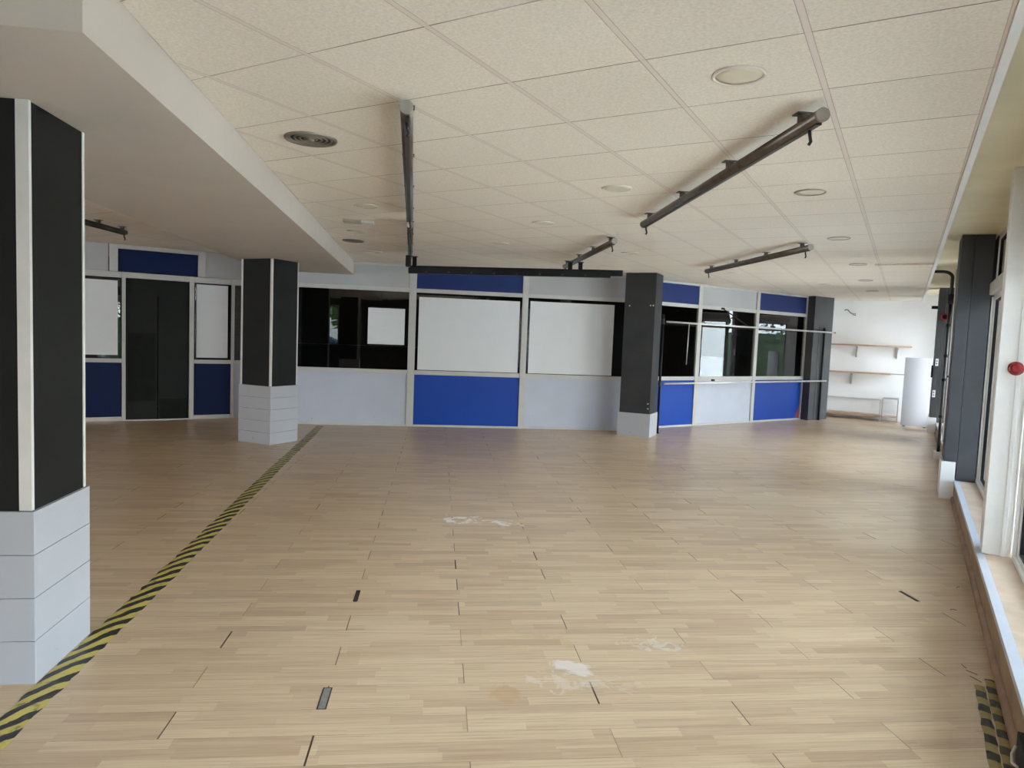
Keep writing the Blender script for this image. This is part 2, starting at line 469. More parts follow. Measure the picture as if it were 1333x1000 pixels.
# ---- window wall on the right. Local frame: x outwards, y along the wall
RW = (.47, 0, 0); RZ = -math.atan(.0087)
def rw(x, y, z=0.0):
    v = Matrix.Rotation(RZ, 3, 'Z') @ Vector((x, y, z)); return Vector((RW[0] + v.x, v.y, z))
SILL = .20
struct('wall_right', M['kick'], lambda bm: bm_span(bm, (0, .20), (-2.2, 17.55), (0, SILL - .016)), RW, RZ,
       label='low brown wooden facing under the window sill', cat='wall')
def sill(bm): bm_span(bm, (.045, .26), (-2.2, 17.55), (SILL - .016, SILL), .002)
struct('trim_4', M['sill'], sill, RW, RZ, label='peach tiled window sill along the right wall', cat='sill')
struct('trim_5', M['sill_edge'], lambda bm: bm_span(bm, (-.006, .045), (-2.2, 17.55), (SILL - .03, SILL + .002), .003), RW, RZ,
       label='grey metal nosing along the edge of the sill', cat='trim')
def mould(bm):
    n = 6
    prof = [(0, 0), (-.026, 0)] + [(-.026 * math.cos(PI / 2 * k / n), .034 * math.sin(PI / 2 * k / n)) for k in range(1, n + 1)]
    segs = [(-2.2, 8.72), (9.25, 11.86), (12.15, 15.68)]
    for y0, y1 in segs:
        a = [bm.verts.new((x, y0, z)) for x, z in prof]; b = [bm.verts.new((x, y1, z)) for x, z in prof]
        bm.faces.new(a); bm.faces.new(list(reversed(b)))
        for i in range(len(prof)):
            j = (i + 1) % len(prof); bm.faces.new((a[i], b[i], b[j], a[j]))
struct('baseboard_right', M['mould'], mould, RW, RZ, label='brown quarter round moulding along the low wall', cat='baseboard')

WD = .215     # window plane
WLAB = {1: 'tall white framed window between the dark column and the white post', 2: 'tall white framed window at the right edge, nearer than the white post'}
def window(num, y0, y1, tint=False):
    nm = 'window_%d' % num
    def fr(bm):
        z0, z1, z2, z3 = SILL - .01, 2.19, 2.30, SLAB - .004
        w, d = .055, .07
        for zz0, zz1 in ((z0, z1), (z2, z3)):
            bm_span(bm, (WD - .0, WD + d), (y0, y0 + w), (zz0, zz1), .006)
            bm_span(bm, (WD - .0, WD + d), (y1 - w, y1), (zz0, zz1), .006)
            bm_span(bm, (WD - .0, WD + d), (y0 + w, y1 - w), (zz0, zz0 + w), .006)
            bm_span(bm, (WD - .0, WD + d), (y0 + w, y1 - w), (zz1 - w, zz1), .006)
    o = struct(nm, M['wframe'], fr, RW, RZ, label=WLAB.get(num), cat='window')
    def gasket(bm):
        for a0, a1 in ((SILL + .045, 2.135), (2.355, SLAB - .06)):
            g = .012; x = (WD + .012, WD + .045)
            bm_span(bm, x, (y0 + .055, y0 + .055 + g), (a0, a1)); bm_span(bm, x, (y1 - .055 - g, y1 - .055), (a0, a1))
            bm_span(bm, x, (y0 + .055 + g, y1 - .055 - g), (a0, a0 + g)); bm_span(bm, x, (y0 + .055 + g, y1 - .055 - g), (a1 - g, a1))
    struct('gasket', M['black'], gasket, parent=o)
    def inner(bm):
        bm_span(bm, (WD - .022, WD - .001), (y0 + .0, y0 + .03), (SILL, 2.17), .004)
        bm_span(bm, (WD - .022, WD - .001), (y1 - .03, y1), (SILL, 2.17), .004)
        bm_span(bm, (WD - .022, WD - .001), (y0 + .03, y1 - .03), (SILL + .001, SILL + .03), .004)
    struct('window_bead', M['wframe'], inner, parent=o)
    struct('window_pane', M['wglass_tint'] if tint else M['wglass'], lambda bm: bm_span(bm, (WD + .026, WD + .032), (y0 + .06, y1 - .06), (SILL + .05, 2.13)), parent=o)
    struct('transom_pane', M['darkglass'], lambda bm: bm_span(bm, (WD + .026, WD + .032), (y0 + .06, y1 - .06), (2.36, SLAB - .065)), parent=o)
    struct('transom_box', M['strip'], lambda bm: bm_span(bm, (WD - .05, WD + .08), (y0, y1), (2.185, 2.31), .012), parent=o)
    return o
window(1, 5.86, 8.81, True)
window(2, 2.60, 5.66)
window(3, -.60, 2.56)
struct('wall_right', M['dark_wall'], lambda bm: bm_span(bm, (WD, WD + .07), (-2.2, -.64), (SILL + .001, SLAB - .002)), RW, RZ)
window(5, 9.30, 11.2)
window(6, 11.24, 13.4)
window(7, 14.90, 15.66)
window(4, 16.27, 17.30)
struct('wall_right', M['dark_wall'], lambda bm: bm_span(bm, (WD, WD + .07), (13.42, 14.88), (SILL + .001, SLAB - .002)), RW, RZ, label='dark wall between the far window columns', cat='wall')
struct('wall_right', M['white_wall'], lambda bm: bm_span(bm, (WD, WD + .07), (17.32, 17.55), (SILL + .001, SLAB - .002)), RW, RZ, label='white wall at the far right corner', cat='wall')
struct('wall_right', M['dark_wall'], lambda bm: bm_span(bm, (WD, WD + .07), (8.83, 9.28), (SILL + .001, SLAB - .002)), RW, RZ)

# white mullion post with the alarm button
t = thing('window_post', 'broad white boxed post standing on the sill between the right windows', 'post', rw(.055, 5.68, SILL), RZ)
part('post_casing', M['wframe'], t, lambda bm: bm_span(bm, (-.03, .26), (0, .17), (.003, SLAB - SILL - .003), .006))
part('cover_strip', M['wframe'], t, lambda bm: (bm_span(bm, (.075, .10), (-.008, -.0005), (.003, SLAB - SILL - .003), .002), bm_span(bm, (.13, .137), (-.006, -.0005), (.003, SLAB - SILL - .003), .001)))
bp = Vector((.645, 5.68, 1.482))
t = thing('alarm_button', 'round red alarm button on the white window post', 'alarm button', (bp.x, bp.y - .002, bp.z), RZ)
part('button_base', M['red'], t, lambda bm: bm_lathe(bm, [(0, .0), (.046, .0), (.046, .012), (.040, .018), (0, .018)], 28, axis='-Y'))
part('button_dome', M['red'], t, lambda bm: bm_lathe(bm, [(.033, .018), (.034, .030), (.030, .042), (.018, .050), (0, .052)], 28, axis='-Y'))

# ------------------------------------------------------------------ columns
def boards(bm, x, y, z0, z1, n, th=.018):
    """clad a rectangle outline with n courses of boards"""
    h = (z1 - z0) / n
    for k in range(n):
        a, b = z0 + k * h + (.0015 if k else 0), z0 + (k + 1) * h - .0015
        bm_span(bm, (x[0] - th, x[1] + th), (y[0] - th, y[0]), (a, b), .0015)
        bm_span(bm, (x[0] - th, x[1] + th), (y[1], y[1] + th), (a, b), .0015)
        bm_span(bm, (x[0] - th, x[0]), (y[0], y[1]), (a, b), .0015)
        bm_span(bm, (x[1], x[1] + th), (y[0], y[1]), (a, b), .0015)
def column(label, m, rz, w1, w2, zt, zb, strips, n=4, mat='dark_paint', group='dark columns with white bases', strip_w=.04):
    """m: near visible corner; box runs back (-x) by w1 and (+y) by w2 in its own frame"""
    t = thing('column', label, 'column', (m[0], m[1], 0), rz, group)
    x = (-w1, 0); y = (0, w2)
    part('shaft', M[mat], t, lambda bm: bm_span(bm, x, y, (0, zt), .004))
    part('base_cladding', M['base'], t, lambda bm: boards(bm, x, y, 0, zb, n))
    for cx, cy in strips:
        X = x[0] if cx < 0 else x[1]; Y = y[0] if cy < 0 else y[1]
        sx, sy = (-1 if cx < 0 else 1), (-1 if cy < 0 else 1)
        def s(bm, X=X, Y=Y, sx=sx, sy=sy):
            w = strip_w; e = .006
            xs = sorted((X + sx * e, X - sx * w)); ys = sorted((Y + sy * .0005, Y + sy * e))
            bm_span(bm, xs, ys, (zb + .001, zt - .001), .0015)
            xs = sorted((X + sx * .0005, X + sx * e)); ys = sorted((Y + sy * .0004, Y - sy * .014))
            bm_span(bm, xs, ys, (zb + .001, zt - .001), .0015)
        part('corner_strip', M['strip'], t, s)
    return t
column('nearest charcoal column with white board base at the left edge', (-3.170, 1.512), math.radians(37.6), .50, .47, SOF, .75, [(1, -1), (1, 1)], 4, strip_w=.045)
column('charcoal column with white corner strips near the sliding door frames', (-7.239, 6.333), .057, .545, .470, SOF, .775, [(1, -1), (1, 1), (-1, -1)], 5, strip_w=.026)
t = column('dark grey column with low white base between the blue panelled partitions', (-3.545, 10.82), .078, .505, .470, CEIL, .385, [], 1, 'dark_grey')
def bolts(bm):
    for x, z in ((-.42, 2.13), (-.03, 2.14), (-.075, 2.14), (-.035, .55), (-.03, .47)):
        bm_lathe(bm, [(0, 0), (.012, 0), (.010, .006), (0, .007)], 10, (x, -.0005, z), '-Y')
part('bolt_heads', M['steel_pale'], t, bolts, 'pale bolt heads')

# pier at the end of the right partition (frame of that partition: x along, y away from the room)
AS = math.atan2(.897, .4415)
SD = Vector((.4415, .897, 0)); SN = Vector((.897, -.4415, 0)); SA = Vector((-3.863, 12.168, 0))
def sp(s, o, z=0.0): return SA + SD * s + SN * o + Vector((0, 0, z))
t = thing('column', 'dark grey pier at the far end of the partition beside the shelves', 'column', sp(4.40, 0), AS, 'dark columns with white bases')
part('shaft', M['lit_grey'], t, lambda bm: bm_span(bm, (0, .70), (-.20, .06), (0, CEIL - .001), .004))
part('front_batten', M['lit_grey'], t, lambda bm: bm_span(bm, (.20, .42), (-.207, -.2005), (0, 2.05), .002))

# columns in the window wall
def wall_column(label, x, y, zb, two_tone=True):
    t = thing('column', label, 'column', (x, y, 0), RZ, 'dark columns with white bases')
    part('shaft', M['lit_grey'], t, lambda bm: bm_span(bm, (0, .12), (0, .50), (zb, SLAB - .002), .006))
    part('flank_panel', M['lit_grey'], t, lambda bm: bm_span(bm, (.123, .296), (.006, .30), (SILL + .003, SLAB - .002), .004))
    def base(bm):
        h = zb / 2
        bm_span(bm, (-.02, .112), (-.018, .50), (0, h - .0015), .002); bm_span(bm, (-.02, .112), (-.018, .50), (h, zb), .002)
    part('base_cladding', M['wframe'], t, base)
    return t
wall_column('dark grey window wall column with white base beside the white post', .432, 8.75, .402)
far = wall_column('farthest dark window wall column at the right end of the room', .484, 15.72, .30)

# ------------------------------------------------------------------ partitions
HEAD0, HEAD1, UP1 = 2.215, 2.28, 2.625
SL0, SL1 = .865, .935
def frame_bay(label, loc, rz, x0, x1, kind, posts, top=CEIL - .002, pane=True, group='glazed partition bays'):
    """glazed bay: kind 'blue' or 'white'; x along the wall, -y towards the room"""
    t = thing('partition_bay', label, 'partition', loc, rz, group)
    fy = (-.03, .03)
    blue = kind == 'blue'
    part('lower_panel', M['blue'] if blue else M['wpanel'], t, lambda bm: bm_span(bm, (x0, x1), (-.012, .012), (.033, SL0 - .001), .001), 'blue lower panel' if blue else 'white lower panel')
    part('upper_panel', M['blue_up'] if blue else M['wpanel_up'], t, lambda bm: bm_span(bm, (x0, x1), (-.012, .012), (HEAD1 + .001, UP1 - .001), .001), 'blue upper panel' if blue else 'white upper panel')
    part('window_pane', M['glass'], t, lambda bm: bm_span(bm, (x0, x1), (-.003, .003), (SL1 + .001, HEAD0 - .001)))
    part('sill_rail', M['frame'], t, lambda bm: (bm_span(bm, (x0, x1), fy, (SL0, SL1), .004), bm_span(bm, (x0, x1), (-.024, .02), (SL0 + .026, SL0 + .03))))
    part('head_rail', M['frame'], t, lambda bm: bm_span(bm, (x0, x1), fy, (HEAD0, HEAD1), .004))
    part('top_rail', M['frame'], t, lambda bm: bm_span(bm, (x0, x1), fy, (UP1, top), .004))
    part('bottom_rail', M['frame'], t, lambda bm: bm_span(bm, (x0, x1), fy, (0, .032), .003))
    for a, b in posts:
        part('post', M['frame'], t, lambda bm, a=a, b=b: (bm_span(bm, (a, b), (-.034, .034), (0, top), .004), bm_span(bm, ((a + b) / 2 - .004, (a + b) / 2 + .004), (-.036, -.0345), (0, top))))
    return t
QB = 11.55
q0 = ab(0, QB)
frame_bay('white panelled glazed bay just right of the column with white corner strips', q0, AQ, -2.6, -.150, 'white', [(-.150, -.034)])
frame_bay('blue panelled glazed bay under the long black hanging bar', q0, AQ, -.032, 1.729, 'blue', [(1.730, 1.826)])
frame_bay('white panelled glazed bay left of the dark grey column with low white base', q0, AQ, 1.828, 3.80, 'white', [])
s0 = SA.copy()
frame_bay('narrow blue panelled bay just right of the dark grey column with low white base', s0, AS, -.45, .945, 'blue', [(.946, 1.046)])
frame_bay('white panelled glazed bay between the two blue ones on the right', s0, AS, 1.048, 2.665, 'white', [(2.666, 2.760)])
lastbay = frame_bay('blue panelled glazed bay against the dark pier at the far end', s0, AS, 2.762, 4.36, 'blue', [(4.362, 4.398)])
# red scuff low on the last blue panel
def scuff(bm):
    pts = [(4.20, .05), (4.35, .05), (4.35, .40), (4.32, .24), (4.27, .16)]
    a = [bm.verts.new((x, -.0128, z)) for x, z in pts]; b = [bm.verts.new((x, -.0122, z)) for x, z in pts]
    bm.faces.new(a); bm.faces.new(list(reversed(b)))
    for i in range(5): j = (i + 1) % 5; bm.faces.new((a[i], b[i], b[j], a[j]))
part('paint_scuff', simple('red_scuff', (.40, .05, .05), .6, var=.3, scale=20.), lastbay, scuff, 'red paint scuff')
o = struct('trim_8', M['white_wall'], lambda bm: bm_poly(bm, [abxy(-2.62, 11.62), abxy(-2.60, 13.3), abxy(-2.72, 13.3), abxy(-2.74, 11.62)], 0, CEIL))

# door front on the left
PA = Vector((-10.86, 5.909, 0)); AP = math.radians(60.41)
PTOP = CEIL + .072
def door_bay(label, x0, x1, posts, lo='blue', pane=(.985, 2.215), sash=True):
    t = thing('partition_bay', label, 'partition', PA, AP, 'door front bays')
    part('lower_panel', M['navy'] if lo == 'blue' else M['wpanel'], t, lambda bm: bm_span(bm, (x0, x1), (-.012, .012), (.065, .912), .001), lo + ' lower panel')
    part('window_pane', M['glass'], t, lambda bm: bm_span(bm, (x0, x1), (-.003, .003), pane))
    part('sill_rail', M['frame'], t, lambda bm: bm_span(bm, (x0, x1), (-.03, .03), (.913, .975), .004))
    part('bottom_rail', M['frame'], t, lambda bm: bm_span(bm, (x0, x1), (-.03, .03), (0, .064), .004))
    part('head_rail', M['frame'], t, lambda bm: bm_span(bm, (x0, x1), (-.03, .03), (2.225, 2.315), .004))
    if sash:
        def sh(bm):
            for a, b in ((x0, x0 + .018), (x1 - .018, x1)): bm_span(bm, (a, b), (-.02, .02), (.976, 2.224))
            bm_span(bm, (x0 + .018, x1 - .018), (-.02, .02), (2.206, 2.224)); bm_span(bm, (x0 + .018, x1 - .018), (-.02, .02), (.976, .985))
        part('window_gasket', M['black'], t, sh)
    for a, b in posts:
        part('post', M['frame'], t, lambda bm, a=a, b=b: bm_span(bm, (a, b), (-.036, .036), (0, 2.316), .004))
    return t
door_bay('narrow glazed bay with blue panel left of the dark doorway', -.35, .516, [(.518, .569)])
door_bay('narrow glazed bay with blue panel right of the dark doorway', 1.542, 2.106, [(1.474, 1.540), (2.108, 2.158)])
door_bay('white based glazed strip behind the column with white corner strips', 2.160, 3.15, [], 'white', sash=False)
# dark double door with its head
def door_leaf(bm):
    bm_span(bm, (.572, 1.014), (.02, .05), (.012, 2.222), .002); bm_span(bm, (1.026, 1.471), (.02, .05), (.012, 2.222), .002)
d = struct('door_1', M['door'], door_leaf, PA, AP, label='dark double doorway between the two blue panels on the left', cat='door')
struct('door_head', M['frame'], lambda bm: bm_span(bm, (.571, 1.472), (-.034, .05), (2.23, 2.316), .004), parent=d)
struct('threshold', M['steel_pale'], lambda bm: bm_span(bm, (.571, 1.472), (-.02, .05), (0, .010)), parent=d)
def pushplates(bm):
    bm_span(bm, (.60, .99), (.0165, .0195), (.30, 1.38)); bm_span(bm, (1.05, 1.45), (.0165, .0195), (.02, .34))
struct('door_panel', simple('dark_door_panel', (.013, .014, .011), .45, var=.2, spec=.08), pushplates, parent=d)
struct('door_panel', simple('dark_door_top_panel', (.020, .022, .019), .45, var=.2, spec=.08), lambda bm: bm_span(bm, (.575, 1.468), (.016, .0195), (1.98, 2.215)), parent=d)
# boards above the doors
t = thing('fascia', 'white fascia with a dark blue panel above the doorway', 'fascia', PA, AP)
part('white_panel', M['wpanel_up'], t, lambda bm: bm_span(bm, (-2.2, .34), (-.012, .02), (2.317, PTOP - .002), .001))
part('white_panel', M['wpanel_up'], t, lambda bm: bm_span(bm, (1.71, 3.15), (-.012, .02), (2.317, PTOP - .002), .001))
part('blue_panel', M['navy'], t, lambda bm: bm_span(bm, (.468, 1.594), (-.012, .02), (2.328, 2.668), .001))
def fasc(bm):
    bm_span(bm, (.352, .466), (-.03, .03), (2.318, PTOP - .002), .003); bm_span(bm, (1.596, 1.708), (-.03, .03), (2.318, PTOP - .002), .003)
    bm_span(bm, (.467, 1.595), (-.03, .03), (2.670, PTOP - .002), .003)
part('fascia_frame', M['frame'], t, fasc)
struct('wall_door_side', M['white_wall'], lambda bm: bm_span(bm, (-4.6, -.36), (-.02, .06), (0, 2.32)), PA, AP)
struct('wall_door_side', M['white_wall'], lambda bm: bm_span(bm, (-4.6, -2.21), (-.02, .06), (2.33, PTOP)), PA, AP)
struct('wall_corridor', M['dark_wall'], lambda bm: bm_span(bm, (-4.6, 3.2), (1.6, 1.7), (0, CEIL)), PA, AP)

# ------------------------------------------------------------------ blank sheets on the glass and the board on the floor
def sheet(label, loc, rz, x, z, y=-.0055):
    o = thing('poster', label, 'poster', loc, rz, 'blank grey sheets on the glass')
    part('paper', M['poster'], o, lambda bm: bm_span(bm, x, (y, y + .0018), z))
    return o
def single_sheet(label, loc, rz, x, z, y=-.0055):
    bm = bmesh.new(); bm_span(bm, x, (y, y + .0018), z)
    o = link_mesh('poster', bm, M['poster'], None, loc, rz)
    return tag(o, label, 'poster', 'blank grey sheets on the glass')
single_sheet('blank grey sheet on the glass left of the dark doorway', PA, AP, (.025, .462), (1.03, 2.178))
single_sheet('blank grey sheet on the glass right of the dark doorway', PA, AP, (1.578, 2.056), (1.008, 2.202))
single_sheet('smallest blank grey sheet, on the white panelled bay beside the black strip column', q0, AQ, (-.806, -.212), (1.345, 1.935))
single_sheet('wide blank grey sheet filling the glass of the blue panelled bay', q0, AQ, (.012, 1.690), (.945, 2.145))
single_sheet('squarish blank grey sheet beside the dark grey column with low white base', q0, AQ, (1.868, 3.325), (.945, 2.158))
t = thing('display_board', 'blank grey upright board standing by the farthest dark column', 'board', (.255, 16.6, 0), 0)
part('board', M['board'], t, lambda bm: bm_span(bm, (-.255, .235), (0, .03), (.014, 1.435), .003), None)
part('foot', M['steel_dark'], t, lambda bm: bm_span(bm, (-.22, -.17), (-.06, .10), (0, .013), .002))
part('foot', M['steel_dark'], t, lambda bm: bm_span(bm, (.15, .20), (-.06, .10), (0, .013), .002))

# ------------------------------------------------------------------ ceiling fittings
LG = 'round lamps in the tile ceiling'
def downlight(ring, label, x, y, r=.108):
    t = thing('ceiling_lamp', label, 'ceiling lamp', (x, y, CEIL), 0, LG)
    part('lamp_ring', M[ring], t, lambda bm: bm_lathe(bm, [(r * .86, .004), (r * .88, .007), (r * .95, .009), (r, .004), (r, .0), (r * .86, .0)], 40, axis='-Z'))
    part('lamp_diffuser', M['lens'], t, lambda bm: bm_lathe(bm, [(0, .0045), (r * .6, .0045), (r * .86, .003), (r * .86, .0004)], 40, axis='-Z'))
    return t
l0 = downlight('lring', 'largest looking round ceiling lamp, nearest the camera', -.668, 2.955)
for lab, x, y in [('round ceiling lamp left of the long steel tube in front, beyond its far half', -1.899, 4.779),
                  ('round ceiling lamp above the short end of the second steel tube', -3.09, 8.322),
                  ('round ceiling lamp above the middle of the black hanging bar', -3.115, 5.984),
                  ('round ceiling lamp left behind the one over the black hanging bar', -4.29, 7.153),
                  ('round ceiling lamp nearest the dark vent, left of the left steel tube', -4.239, 4.734),
                  ('round ceiling lamp between the emergency light and the small dark vent', -5.418, 5.909),
                  ('round ceiling lamp nearest the white bay of the left partition', -6.55, 7.52),
                  ('round ceiling lamp in front of the dark pier at the far end', -1.30, 13.1),
                  ('round ceiling lamp straight above the dark grey column with low white base', -2.4, 11.06)]:
    dup(l0, (x, y, CEIL), 0, lab)
l1 = downlight('lring_dark', 'grey ringed ceiling lamp right of the long steel tube', -.664, 5.34)
for lab, x, y in [('grey ringed ceiling lamp second from the near grey ringed one', -.657, 7.637),
                  ('grey ringed ceiling lamp third along the right row', -.615, 10.03),
                  ('grey ringed ceiling lamp fourth along the right row', -.632, 12.37),
                  ('grey ringed ceiling lamp last along the right row by the end wall', -.625, 14.6)]:
    dup(l1, (x, y, CEIL), 0, lab)
def vent(label, x, y, r):
    t = thing('ceiling_vent', label, 'ceiling vent', (x, y, CEIL), 0, 'round dark vents in the tile ceiling')
    part('vent_rim', M['vent'], t, lambda bm: bm_lathe(bm, [(r, 0), (r, .004), (r * .97, .012), (r * .90, .012), (r * .86, .004), (r * .86, .0005)], 48, axis='-Z'))
    def cones(bm):
        for k in range(4):
            ro = r * (.84 - .19 * k); ri = ro - r * .085
            bm_lathe(bm, [(ro, .0018), ((ro + ri) / 2, .008), (ri, .0018)], 48, axis='-Z')
        bm_lathe(bm, [(r * .14, .002), (r * .12, .012), (0, .016)], 32, axis='-Z')
    part('vent_cones', M['vent'], t, cones)
    part('vent_throat', M['black'], t, lambda bm: bm_lathe(bm, [(0, .0014), (r * .86, .0014)], 48, axis='-Z'))
    return t
vent('large round metal vent in the near tile ceiling left of the left steel tube', -3.085, 2.965, .150)
vent('small dark round vent near the far end of the plaster beam', -6.011, 6.506, .135)
t = thing('emergency_light', 'small rectangular emergency light between two round lamps on the left', 'emergency light', (-4.867, 5.338, CEIL), AQ, None)
part('light_housing', M['lring_dark'], t, lambda bm: bm_span(bm, (-.15, .03), (-.06, .06), (-.03, -.0005), .004))
part('light_cover', M['strip'], t, lambda bm: bm_span(bm, (.032, .15), (-.06, .06), (-.03, -.0005), .004))

# steel tubes hung under the ceiling; local frame: y along the tube
def rail(label, p0, p1, r=.030, mats=('steel', 'steel_dark'), nb=4, group='steel tubes under the ceiling', hooks=True, ztop=CEIL):
    p0 = Vector(p0); p1 = Vector(p1); d = p1 - p0; L = d.length
    rz = math.atan2(d.y, d.x) - PI / 2
    t = thing('ceiling_rail', label, 'rail', (p0.x, p0.y, ztop), rz, group)
    zc = -.064
    part('tube', M[mats[0]], t, lambda bm: bm_tube(bm, [(0, 0, zc), (0, L, zc)], r, 20))
    part('end_cap', M['cap'], t, lambda bm: bm_tube(bm, [(0, -.012, zc), (0, -.0005, zc)], r * 1.06, 20))
    part('end_cap', M['cap'], t, lambda bm: bm_tube(bm, [(0, L + .0005, zc), (0, L + .012, zc)], r * 1.06, 20))
    part('slot_track', M[mats[1]], t, lambda bm: bm_span(bm, (-.012, .012), (.02, L - .02), (zc - r - .006, zc - r + .004)))
    for k in range(nb):
        y = L * (.06 + .88 * k / (nb - 1))
        def br(bm, y=y):
            bm_span(bm, (-.016, .016), (y - .02, y + .02), (zc + r - .004, -.006), .001)
            bm_span(bm, (-.038, .038), (y - .03, y + .03), (-.007, -.0005), .002)
        part('bracket', M[mats[0]], t, br)
    if hooks:
        for y in (L * .035, L * .975):
            part('hook', M[mats[1]], t, lambda bm, y=y: bm_tube(bm, [(0, y, zc - r), (.004, y, zc - r - .03), (.012, y + .004, zc - r - .055), (.004, y + .008, zc - r - .07)], .008, 8))
    return t
rail('long steel tube hung under the ceiling in front of the grey ringed lamp', (-0.396, 3.396), (-2.096, 5.957))
rail('steel tube under the ceiling in front of the right blue partitions', (-0.930, 7.782), (-2.557, 10.042))
rail('left steel tube seen end on, nearest the large round vent', (-2.078, 2.580), (-4.020, 5.082))
rail('far left steel tube carrying the left end of the black hanging bar', (-4.256, 5.391), (-6.073, 7.714))
rail('short looking steel tube carrying the right end of the black hanging bar', (-2.734, 6.889), (-4.387, 9.160))
rail('dark tube under the dim ceiling beyond the plaster beam on the left', (-8.088, 4.244), (-8.641, 5.226), .03, ('steel_dark', 'black'), 3, ztop=CEIL + .075)

# black bar hung from two of the tubes
bl = Vector((-5.60, 7.12, 0)); br_ = Vector((-3.20, 8.36, 0)); dv = br_ - bl; LB = dv.length
t = thing('hanging_bar', 'long black double bar hung from two ceiling tubes before the blue panel', 'bar', (bl.x, bl.y, 0), math.atan2(dv.y, dv.x))
tilt = .035
def tilted(bm, x, y, z):
    vs0 = set(bm.verts)
    bm_span(bm, x, y, z, .004)
    for v in bm.verts:
        if v not in vs0: v.co.z += tilt * v.co.x / LB
part('back_bar', M['black'], t, lambda bm: tilted(bm, (-.02, LB + .02), (.045, .095), (2.345, 2.42)))
part('front_bar', M['black'], t, lambda bm: tilted(bm, (-.02, LB - .14), (-.03, .020), (2.315, 2.39)))
for k in range(8): part('spacer', M['steel_dark'], t, lambda bm, k=k: tilted(bm, (.12 + k * .31, .15 + k * .31), (.021, .044), (2.35, 2.385)))
for k in range(8): part('clip', M['steel_dark'], t, lambda bm, k=k: tilted(bm, (.2 + k * .29, .225 + k * .29), (-.036, -.0305), (2.33, 2.35)))
def hanger(bm, x0):
    bm_span(bm, (x0, x0 + .055), (.022, .032), (2.36, CEIL - .135), .002)
    bm_span(bm, (x0 - .01, x0 + .065), (-.02, .07), (CEIL - .136, CEIL - .128), .002)
part('hanger', M['black'], t, lambda bm: hanger(bm, .02))
part('hanger', M['black'], t, lambda bm: hanger(bm, 2.02))
part('hanger', M['black'], t, lambda bm: hanger(bm, 2.15))
part('clamp', M['black'], t, lambda bm: bm_span(bm, (-.06, .0), (-.02, .06), (2.40, 2.545), .004))

# ------------------------------------------------------------------ clothes rails before the right partition
UL = Vector((-3.605, 11.47, 0)); UR = sp(4.74, .240)
def upright(label, p, z0, z1, r=.021):
    t = thing('rail_upright', label, 'upright', (p.x, p.y, 0), AS, 'uprights of the clothes rails')
    part('upright_tube', M['black'], t, lambda bm: bm_tube(bm, [(0, 0, z0), (0, 0, z1)], r, 14))
    part('foot_flange', M['black'], t, lambda bm: bm_tube(bm, [(0, 0, 0), (0, 0, .012)], r * 1.7, 16))
    part('clamp', M['steel_dark'], t, lambda bm: bm_tube(bm, [(0, 0, .80), (0, 0, .89)], r * 1.4, 14))
    part('clamp', M['steel_dark'], t, lambda bm: bm_tube(bm, [(0, 0, 1.86), (0, 0, 1.95)], r * 1.4, 14))
    return t
upright('black rail upright beside the dark grey column with low white base', UL, .012, 2.03)
upright('black rail upright before the dark pier at the far end', UR, .012, 1.995)
dv = UR - UL; LR = dv.length; RA = math.atan2(dv.y, dv.x)
def hrail(label, z, x1):
    t = thing('clothes_rail', label, 'clothes rail', (UL.x + SN.x * .062, UL.y + SN.y * .062, z), RA, 'horizontal clothes rails')
    part('rail_tube', M['steel_pale'], t, lambda bm: bm_tube(bm, [(.03, 0, 0), (x1, 0, .0)], .017, 14))
    part('end_plug', M['steel_dark'], t, lambda bm: bm_tube(bm, [(x1 + .0005, 0, 0), (x1 + .03, 0, 0)], .019, 14))
    return t
t = hrail('upper pale metal clothes rail before the right partition glass', 1.905, LR + .30)
part('hanging_rod', M['steel_pale'], t, lambda bm: bm_tube(bm, [(.62, .0, -.018), (.60, .0, -.72)], .008, 8))
part('tilted_rod', M['black'], t, lambda bm: bm_tube(bm, [(2.35, .0, .02), (1.66, .06, .30)], .010, 8))
part('rod_head', M['black'], t, lambda bm: bm_box(bm, (1.64, .06, .31), (.07, .03, .03)))
t = hrail('lower pale metal clothes rail before the right partition panels', .856, LR + .10)
part('rod_head', M['black'], t, lambda bm: bm_box(bm, (1.35, -.025, .05), (.07, .03, .035)))
part('tilted_rod', M['steel_pale'], t, lambda bm: bm_tube(bm, [(1.36, -.025, .04), (2.2, -.02, .008)], .008, 8))

# ------------------------------------------------------------------ shelves, rack and wires on the end wall
WY = 17.6
def wall_shelf(label, x0, x1, z, brk, d=.30, w2=None):
    t = thing('wall_shelf', label, 'shelf', (x0, WY, z), 0, 'pale shelves on the end wall')
    part('shelf_board', M['shelf'], t, lambda bm: bm_span(bm, (0, x1 - x0), (-d, -.001), (0, .034), .002))
    for b in brk:
        def bk(bm, x=b - x0):
            bm_span(bm, (x - .018, x + .018), (-.024, -.001), (-.26, -.001), .002)
            bm_span(bm, (x - .013, x + .013), (-d + .03, -.024), (-.022, -.001), .002)
            bm_tube(bm, [(x, -.02, -.22), (x + .03, -d + .08, -.02)], .010, 8)
        part('bracket', M['bracket'], t, bk)
    return t
wall_shelf('upper pale wood wall shelf on two brackets', -1.66, .11, 1.645, (-.98, -.18))
wall_shelf('lower pale wood wall shelf on one bracket behind the grey board', -1.66, -.26, 1.03, (-1.05,))
o = struct('trim_9', M['shelf'], lambda bm: bm_span(bm, (-.255, .10), (WY - .02, WY - .001), (1.035, 1.055)), label='thin wooden batten continuing the lower shelf', cat='trim')
t = thing('low_rack', 'low white rack on the floor below the wall shelves', 'rack', (-1.66, 17.25, 0), 0)
part('rack_shelf', M['shelf'], t, lambda bm: bm_span(bm, (0, 1.27), (.02, .32), (.085, .135), .003))
